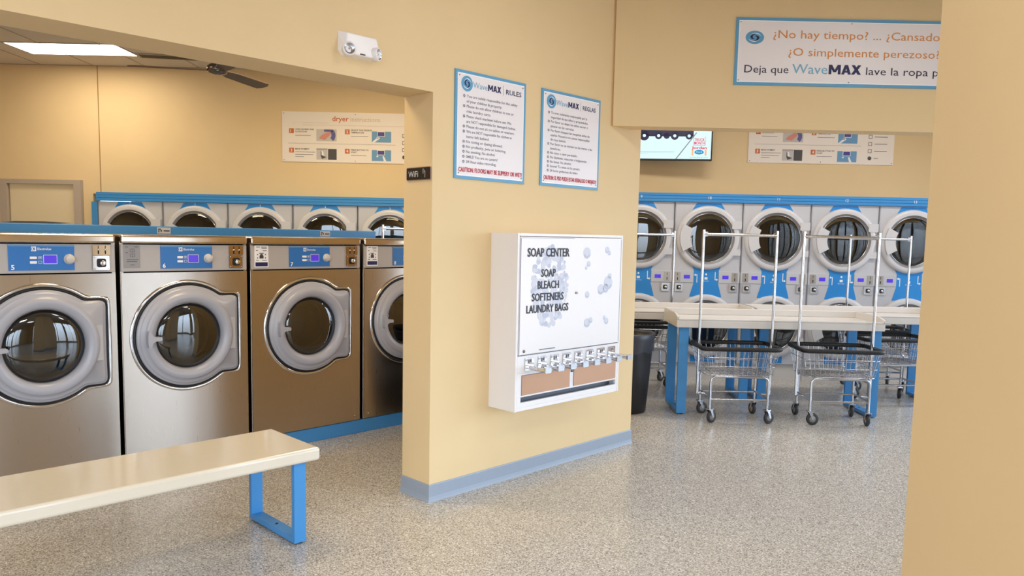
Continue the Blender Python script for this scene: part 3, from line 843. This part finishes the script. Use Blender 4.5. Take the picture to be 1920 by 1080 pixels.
t = thing('wifi_sign', 'small black WiFi plate on the end of the partition wall', 'sign', UN(U0 - .006, 3.602, 1.860), -R45)
bp = MB().rbox(0, .222, 0, .006, 0, .075, .008).build('rim', pbr('sign_rim', (168, 138, 120), .5), t)
MB().rbox(.004, .218, -.0015, .004, .004, .071, .007).build('plate', pbr('black_plate', (26, 20, 20), .35), t)
b = MB(); text(b, 'WiFi', .022, .020, .032, -.0024, .110, .006)
b.rect(.172, .175, .014, .052, -.0024)
for k in range(3): b.arc(.176, .05, .008 + .007 * k, .010 + .007 * k, 140, 220, -.0024, 8)
b.build('lettering', M_LGREY, t)

t = thing('emergency_light', 'white two headed emergency light high on the partition header', 'emergency light', UN(2.134, PN, 2.431), R45)
w, h = .236, .120
b = MB()
bk = [(0, 0, .03), (w, 0, .03), (w, 0, h), (0, 0, h)]
o = [(0, .025), (.022, 0), (w - .022, 0), (w, .025), (w - .002, h), (.002, h)]
fr = [(.012, .022), (.03, .006), (w - .03, .006), (w - .012, .022), (w - .03, h - .008), (.03, h - .008)]
b.add([(x, 0, z) for x, z in o] + [(x, -.055 if z < .05 else -.035, z) for x, z in fr], [(6, 7, 8, 9, 10, 11)] + [(i, (i + 1) % 6, (i + 1) % 6 + 6, i + 6) for i in range(6)])
b.build('housing', M_WMETAL, t, bevel=.006, seg=3)
for cx, ang in ((.034, -18), (w - .034, 30)):
    b = MB(); b.lathe(0, 0, [(.001, .03), (.034, .02), (.034, -.006), (.030, -.012), (.027, -.010)], 28)
    hd = b.build('lamp_head', M_WMETAL, t); hd.location = (cx, -.050, .030); hd.rotation_euler = (0, 0, math.radians(ang))
    MB().lathe(0, 0, [(.027, -.010), (.018, -.003), (.006, .002), (.004, -.006), (.001, -.007)], 24).build('reflector', M_CHROME2, hd)
bx(.095, .125, -.057, -.050, .010, .016).build('test_button', M_DGREY, t)

# ------------------------------------------------------------------ Spanish banner on the second header
t = thing('banner_sign', 'long blue edged Spanish banner sign with orange questions on the header', 'sign', (1.532, 5.442, 2.637))
w, h = 2.15, .457
bx(0, w, 0, .008, 0, h).build('border', M_SBLUE, t)
bx(.020, w - .02, -.001, .004, .020, h - .020).build('white_edge', pbr('sign_white', (250, 250, 252), .4), t)
f = bx(.026, w - .026, -.0018, .004, .026, h - .026).build('face', M_SIGN, t)
Y = -.003
b = MB(); logo(b, .131, .322, .064, Y, (0, 1, 2), .70); b.build('logo', [M_SBLUE, M_NAVY, M_WHITE], f)
b = MB()
text(b, '\u00bfNo hay tiempo? ... \u00bfCansado?', .258, .321, .053, Y, 1.446)
text(b, '\u00bfO simplemente perezoso?', .370, .203, .053, Y, 1.420)
b.build('question_text', M_ORANGE, f)
b = MB(); b.m = 0
text(b, 'Deja que', .069, .084, .051, Y, .377); text(b, 'lave la ropa para ti!', .917, .084, .051, Y, 1.64)
b.m = 1; text(b, 'Wave', .402, .084, .064, Y, .648)
b.m = 2; heavy_max(b, .656, .882, .084, .064, Y)
b.build('lettering', [pbr('print_dark_navy', (32, 32, 64), .5), M_LBLUE, M_NAVY], f)
b = MB()
for x, z in ((.03, .032), (.03, h - .032), (.80, .030), (.80, h - .030)): b.lathe(x, z, [(.004, -.0018), (.003, -.004), (.0005, -.0045)], 8)
b.build('screw', M_NICKEL, f)

# ------------------------------------------------------------------ dryer instruction signs
def instructions(x, y, z, sc, label):
    t = thing('instruction_sign', label, 'sign', (x, y, z))
    w, h = 1.70, .575
    f = bx(0, w, 0, .01, 0, h).build('panel', pbr('sign_cream', (238, 228, 218), .4), t)
    Y = -.0016
    b = MB(); text(b, 'dryer', .583, .474, .054, Y, .772, .014)
    for k, (X, Z) in enumerate(((.081, .327), (.730, .327), (.081, .105), (.730, .105))): b.rect(X, X + .055, Z, Z + .055, Y)
    b.build('orange_print', M_ORANGE2, f)
    b = MB(); text(b, 'instructions', .795, .474, .050, Y, 1.137)
    b.arc(.24, .44, .120, .124, 90, 270, Y, 16, .12)
    b.rect(.24, .55, .450, .4525, Y); b.rect(.5, 1.62, .425, .428, Y); b.rect(.24, .5, .424, .427, Y)
    b.build('peach_print', M_PEACH, f)
    b = MB()
    for k, (X, Z) in enumerate(((.097, .338), (.746, .338), (.097, .116), (.746, .116))): text(b, str(k + 1), X, Z, .032, Y - .001, bold=.02)
    b.build('step_number', M_WHITE, f)
    b = MB(); b.m = 0
    for ls, X, Z in ((('LOAD LAUNDRY AND', 'CLOSE DOOR'), .151, .366), (('SELECT THE DESIRED', 'TEMPERATURE'), .80, .366), (('MAKE PAYMENT',), .151, .140), (('PRESS BUTTON TO', 'START'), .80, .140)):
        for i, l in enumerate(ls): text(b, l, X, Z - i * .027, .017, Y, X + .0137 * len(l), .012)
    b.m = 1
    for X, Z, L in ((.151, .302, .18), (.80, .302, .20), (.151, .112, .23), (.151, .083, .21), (.151, .058, .10), (.80, .083, .18)):
        b.rect(X, X + L, Z, Z + .005, Y)
    b.rect(.07, 1.32, .212, .2145, Y)
    b.m = 0
    for k in range(4):
        Z = .055 + .082 * k; X = 1.398
        if k == 0: b.disc(X + .022, Z + .020, .023, Y, 12)
        else:
            for q in ((X, X + .042, Z, Z + .005), (X, X + .042, Z + .037, Z + .042), (X, X + .005, Z, Z + .042), (X + .037, X + .042, Z, Z + .042)): b.rect(*q, Y)
        b.rect(X + .07, X + (.12 if k == 0 else .22), Z + .018, Z + .024, Y)
    b.build('text', [M_DGREY, M_GREY], f)
    PIC = [pbr('pic_grey', (196, 190, 186), .5), M_PINK, pbr('pic_violet', (96, 92, 150), .5), pbr('pic_blue', (104, 154, 196), .5), M_SCREEN if False else pbr('pic_purple', (72, 60, 140), .5), M_WHITE, M_DGREY]
    b = MB(); Y2 = Y - .0012; Y3 = Y - .0024
    x0, z0 = .398, .243
    b.m = 0; b.rect(x0, x0 + .235, z0, z0 + .135, Y)
    b.m = 2; b.arc(x0 + .13, z0 + .068, .045, .092, -45, 45, Y2, 12); b.rect(x0 + .09, x0 + .19, z0 + .108, z0 + .133, Y2)
    b.m = 1; b.flat([(x0 + .03, z0 + .03), (x0 + .10, z0 + .015), (x0 + .16, z0 + .07), (x0 + .165, z0 + .105), (x0 + .12, z0 + .10), (x0 + .06, z0 + .065)], Y3)
    b.build('picture', PIC, f)
    for k, z0 in enumerate((.240, .027)):
        b = MB(); x0 = 1.043
        b.m = 3; b.rect(x0, x0 + .225, z0, z0 + .125, Y)
        b.m = 5; b.rect(x0 + .062, x0 + .152, z0 + .068, z0 + .125, Y2)
        b.m = 4; b.rect(x0 + .068, x0 + .146, z0 + .074, z0 + .119, Y3)
        b.m = 5
        if k == 0: b.flat([(x0, z0), (x0 + .03, z0), (x0 + .095, z0 + .045), (x0 + .085, z0 + .062), (x0 + .05, z0 + .045)], Y2)
        else: b.flat([(x0 + .14, z0 + .06), (x0 + .125, z0 + .05), (x0 + .14, z0), (x0 + .17, z0), (x0 + .155, z0 + .03)], Y2)
        b.rect(x0 + .055, x0 + .075, z0 + .045, z0 + .060, Y2)
        b.build('picture', PIC, f)
    b = MB(); x0, z0 = .398, .030
    b.m = 0; b.rect(x0, x0 + .13, z0, z0 + .13, Y)
    b.m = 6; b.rect(x0 + .135, x0 + .235, z0, z0 + .125, Y); b.flat([(x0 + .05, z0 + .11), (x0 + .05, z0 + .04), (x0 + .065, z0 + .008), (x0 + .12, z0 + .03), (x0 + .07, z0 + .045)], Y2); b.rect(x0, x0 + .13, z0 + .118, z0 + .122, Y2)
    b.m = 5; b.flat([(x0 + .06, z0 + .10), (x0 + .075, z0 + .10), (x0 + .09, z0 + .05), (x0 + .06, z0 + .05)], Y3)
    b.build('picture', PIC, f)
    b = MB()
    for X in (.02, .85, w - .02):
        for Z in (.02, h - .02): b.lathe(X, Z, [(.005, 0), (.004, -.003), (.0005, -.0035)], 8)
    b.build('screw', M_NICKEL, f)
instructions(-2.682, YB - .0105, 2.372, 1, 'white dryer instructions sign on the wall above the washing machines')
instructions(2.752, YB - .0105, 2.472, 1, 'white dryer instructions sign cut by the header, beside the television')

# ------------------------------------------------------------------ television
t = thing('television', 'wall mounted television showing a truck month advertisement', 'television', (1.62, 8.78, 2.46), math.radians(-5))
w, h = 1.08, .60
bx(-.45, w - .45 + .004, .0, .045, -.012, h + .012).build('bezel', M_BLACK, t, bevel=.004)
E = lambda n, c, e=1.0: pbr(n, (20, 20, 20), .3, emit=e, emit_rgb=c)
sm = [E('screen_white', (214, 246, 250)), E('screen_dark', (26, 24, 60)), E('screen_grey', (130, 140, 146)), E('screen_red', (222, 40, 80)), E('screen_teal', (20, 140, 190)), E('screen_green', (20, 160, 120)), E('screen_peach', (240, 180, 130))]
b = MB(); o_ = -.45
b.rect(o_ + .012, o_ + w - .012, .006, h, -.0008)
sc_ = b.build('screen', sm, t)
b = MB(); Y = -.002
b.m = 1
for x, r in ((-.10, .055), (.06, .04), (.15, .035), (.24, .045), (.40, .04)): b.disc(x - .03, .262, r, Y, 16)
b.rect(-.18, .42, .255, .33, Y)
b.m = 0
for x in (-.10, .06, .24, .40): b.disc(x - .03, .262, .018, Y - .001, 12)
b.m = 2; b.flat([(.225, .006), (.240, .006), (.46, .30), (.445, .30)], Y)
b.rect(-.25, .21, .085, .088, Y); b.rect(-.25, .21, .075, .077, Y); b.rect(-.25, -.08, .062, .064, Y)
b.build('picture', sm, sc_)
b = MB(); b.m = 3
text(b, 'TRUCK', .43, .205, .032, Y, .545, .02); text(b, 'MONTH', .43, .168, .032, Y, .545, .02)
for q in ((.42, .555, .158, .162), (.42, .424, .158, .26), (.551, .555, .158, .26)): b.rect(*q, Y)
text(b, 'Jordan', .405, .118, .030, Y, .57, .025)
b.m = 4; b.disc(.488, .083, .052, Y, 24, .026); b.m = 0; text(b, 'Ford', .458, .076, .018, Y - .001, .518)
b.m = 6; b.rect(.405, .425, .045, .11, Y); b.rect(.55, .57, .045, .11, Y)
b.m = 5; text(b, 'jordanford.com', .385, .02, .014, Y, .585)
b.build('lettering', sm, sc_)
b = MB(); b.box(-.02, .16, .045, .09, .18, .42); b.box(.04, .10, .09, .25, .27, .33); b.build('mount', M_BLACK, t)

# ------------------------------------------------------------------ folding tables
def table(x, y, L, D, label, legs):
    t = thing('folding_table', label, 'table', (x, y, 0), 0, 'laundry folding tables')
    b = MB(); z0, z1, zs = .787, .912, .850; th = .022
    b.box(0, L, 0, D, z0, zs)
    b.box(0, L, 0, th, zs, .868)
    b.box(0, L, D - th, D, zs, z1)
    for xa in (0, L - th):
        b.add([(xa, 0, zs), (xa + th, 0, zs), (xa + th, D - th, zs), (xa, D - th, zs), (xa, 0, .885), (xa + th, 0, .885), (xa + th, .12, z1), (xa, .12, z1), (xa + th, D - th, z1), (xa, D - th, z1)],
              [(0, 1, 5, 4), (4, 5, 6, 7), (7, 6, 8, 9), (1, 2, 8, 6, 5), (0, 4, 7, 9, 3), (2, 3, 9, 8)])
    b.build('tray_top', M_TABLE, t, bevel=.006)
    for xa in legs: uframe(t, xa, xa + .085, .05, D - .02, z0 + .001, .03)
    return t
table(1.475, 6.655, 1.835, .575, 'cream folding table on blue legs, behind the two wire carts', (.036, 1.747))
table(.55, 7.285, 1.83, .535, 'cream folding table behind the black bin, half hidden by the partition', (.04, 1.705))
table(2.415, 7.285, 1.83, .535, 'cream folding table behind the front table, its end cut off by the column', (.02, 1.715))

# ------------------------------------------------------------------ wire carts
def caster(parent, x, y, ang):
    f = MB()
    f.box(-.026, .026, -.022, .022, .116, .124)
    for s in (-1, 1): f.prism([(-.016, .118), (.016, .118), (.034, .052), (.020, .046)], s * .020 - .0015, s * .020 + .0015)
    f.lathez(0, 0, [(.011, .12), (.011, .16)], 10)
    c = f.build('caster', M_CHROME2, parent); c.location = (x, y, 0); c.rotation_euler = (0, 0, ang)
    MB().lathe(.026, .052, [(.030, -.013), (.046, -.014), (.052, -.009), (.052, .009), (.046, .014), (.030, .013)], 28).build('tyre', M_TYRE, c)
    MB().lathe(.026, .052, [(.001, -.012), (.010, -.015), (.012, -.011), (.031, -.011), (.031, .011), (.012, .011), (.010, .015), (.001, .012)], 20).build('hub', M_WHEEL, c)
def cart(label, loc, rz, angs, rack=True):
    t = thing('laundry_cart', label, 'cart', loc, rz, 'wire laundry carts')
    hx, hy, zr, zb = .330, .225, .640, .415
    bx_, by = .290, .185
    b = MB(); r = .0026
    def ring(f, rr=r):
        X = bx_ + (hx - bx_) * f; Y = by + (hy - by) * f; z = zb + (zr - zb) * f; c = .05
        p = []
        for sx_, sy_, a in ((1, 1, 0), (-1, 1, 90), (-1, -1, 180), (1, -1, 270)):
            for k in range(3):
                q = math.radians(a + 45 * k); p.append((sx_ * (X - c) + c * math.cos(q), sy_ * (Y - c) + c * math.sin(q), z))
        b.tube(p, rr, 5, True)
    for f, rr in ((0, .004), (.34, .0035), (.68, .0035), (1, .004)): ring(f, rr)
    n = 15
    for i in range(1, n):
        q = -1 + 2 * i / n
        for s in (-1, 1): b.tube([(q * bx_, s * by, zb), (q * hx, s * hy, zr)], r, 4)
        b.tube([(q * bx_, -by, zb), (q * bx_, by, zb)], r, 4)
    n = 10
    for i in range(1, n):
        q = -1 + 2 * i / n
        for s in (-1, 1): b.tube([(s * bx_, q * by, zb), (s * hx, q * hy, zr)], r, 4)
        b.tube([(-bx_, q * by, zb), (bx_, q * by, zb)], r, 4)
    b.build('wire_basket', M_CHROME2, t)
    b = MB(); p = []
    X, Y, c = hx + .004, hy + .004, .06
    for sx_, sy_, a in ((1, 1, 0), (-1, 1, 90), (-1, -1, 180), (1, -1, 270)):
        for k in range(5):
            q = math.radians(a + 22.5 * k); p.append((sx_ * (X - c) + c * math.cos(q), sy_ * (Y - c) + c * math.sin(q), zr + .004))
    b.tube(p, .019, 10, True)
    b.build('rim_bumper', M_BLACK, t)
    b = MB(); lx, ly, R = .245, .175, .0105
    for s in (-1, 1):
        b.tube([(-lx, s * ly, .13), (-lx, s * ly, .36), (-lx + .01, s * ly, .385), (-lx + .035, s * ly, .40), (lx - .035, s * ly, .40), (lx - .01, s * ly, .385), (lx, s * ly, .36), (lx, s * ly, .13)], R)
        b.tube([(-lx, s * ly, .205), (lx, s * ly, .205)], R * .85)
        b.tube([(s * lx, -ly, .215), (s * lx, ly, .215)], R * .85)
        b.tube([(s * (lx - .04), -ly, .40), (s * (lx - .04), ly, .40)], R * .8)
    b.build('frame', M_CHROME2, t)
    i = 0
    for sx_, sy_ in ((-1, -1), (1, -1), (-1, 1), (1, 1)):
        caster(t, sx_ * lx, sy_ * ly, math.radians(angs[i])); i += 1
    if rack:
        b = MB(); xp = .316
        for s in (-1, 1):
            b.tube([(s * xp, .0, .22), (s * xp, .0, 1.645)], .0125, 10)
            b.tube([(s * lx, .0, .22), (s * (xp + .005), .0, .22)], .009)
            b.box(s * (xp - .018) - .014, s * (xp - .018) + .014, -.009, .009, 1.588, 1.628)
        b.tube([(-xp, 0, 1.605), (xp, 0, 1.605)], .0125, 10)
        b.build('hanging_rack', M_CHROME, t)
    return t
cart('wire cart with hanging rack, closest to the black bin, before the folding table', (1.975, 6.585, 0), 0, (35, 30, 20, 100))
cart('wire cart with hanging rack standing nearest the near column', (2.838, 6.565, 0), math.radians(-3), (5, 85, 95, 80))
cart('wire cart without a rack pushed under the rear folding table', (3.72, 7.40, 0), math.radians(2), (30, 50, 10, 70), False)
cart('wire cart with rack in the aisle behind the black bin', (1.42, 8.12, 0), 0, (200, 20, 160, 40))
cart('wire cart with rack in the aisle between the rear table and dryer number 12', (3.93, 8.13, 0), math.radians(-2), (20, 60, 30, 60))
cart('wire cart whose rack pole shows just past the blue bulkhead end', (-.96, 7.66, 0), 0, (20, 60, 30, 60))

# ------------------------------------------------------------------ bins
def trash(x, y, label):
    t = thing('trash_bin', label, 'bin', (x, y, 0), 0, 'round black trash bins')
    MB().lathez(0, 0, [(.185, 0), (.195, .012), (.225, .40), (.240, .66), (.240, .70), (.232, .70), (.225, .60), (.215, .40)], 40).build('body', M_BIN, t)
    b = MB(); n = 48; L = []
    for j, (r, z) in enumerate(((.228, .55), (.236, .705), (.250, .722), (.258, .708), (.252, .66), (.247, .60), (.245, .555))):
        L.append([((r + .003 * math.sin(7 * k + j) * (j > 3)) * math.cos(2 * PI * k / n), (r + .003 * math.sin(7 * k + j) * (j > 3)) * math.sin(2 * PI * k / n), z + (.012 * math.sin(k * 1.3) if j == 6 else 0)) for k in range(n)])
    b.loops(L); b.build('liner', M_LINER, t)
    return t
trash(1.063, 6.84, 'black round trash bin with grey liner standing by the partition end')
trash(*UN(3.95, 4.57)[:2], 'black trash bin before washing machine 8, almost hidden by the partition')
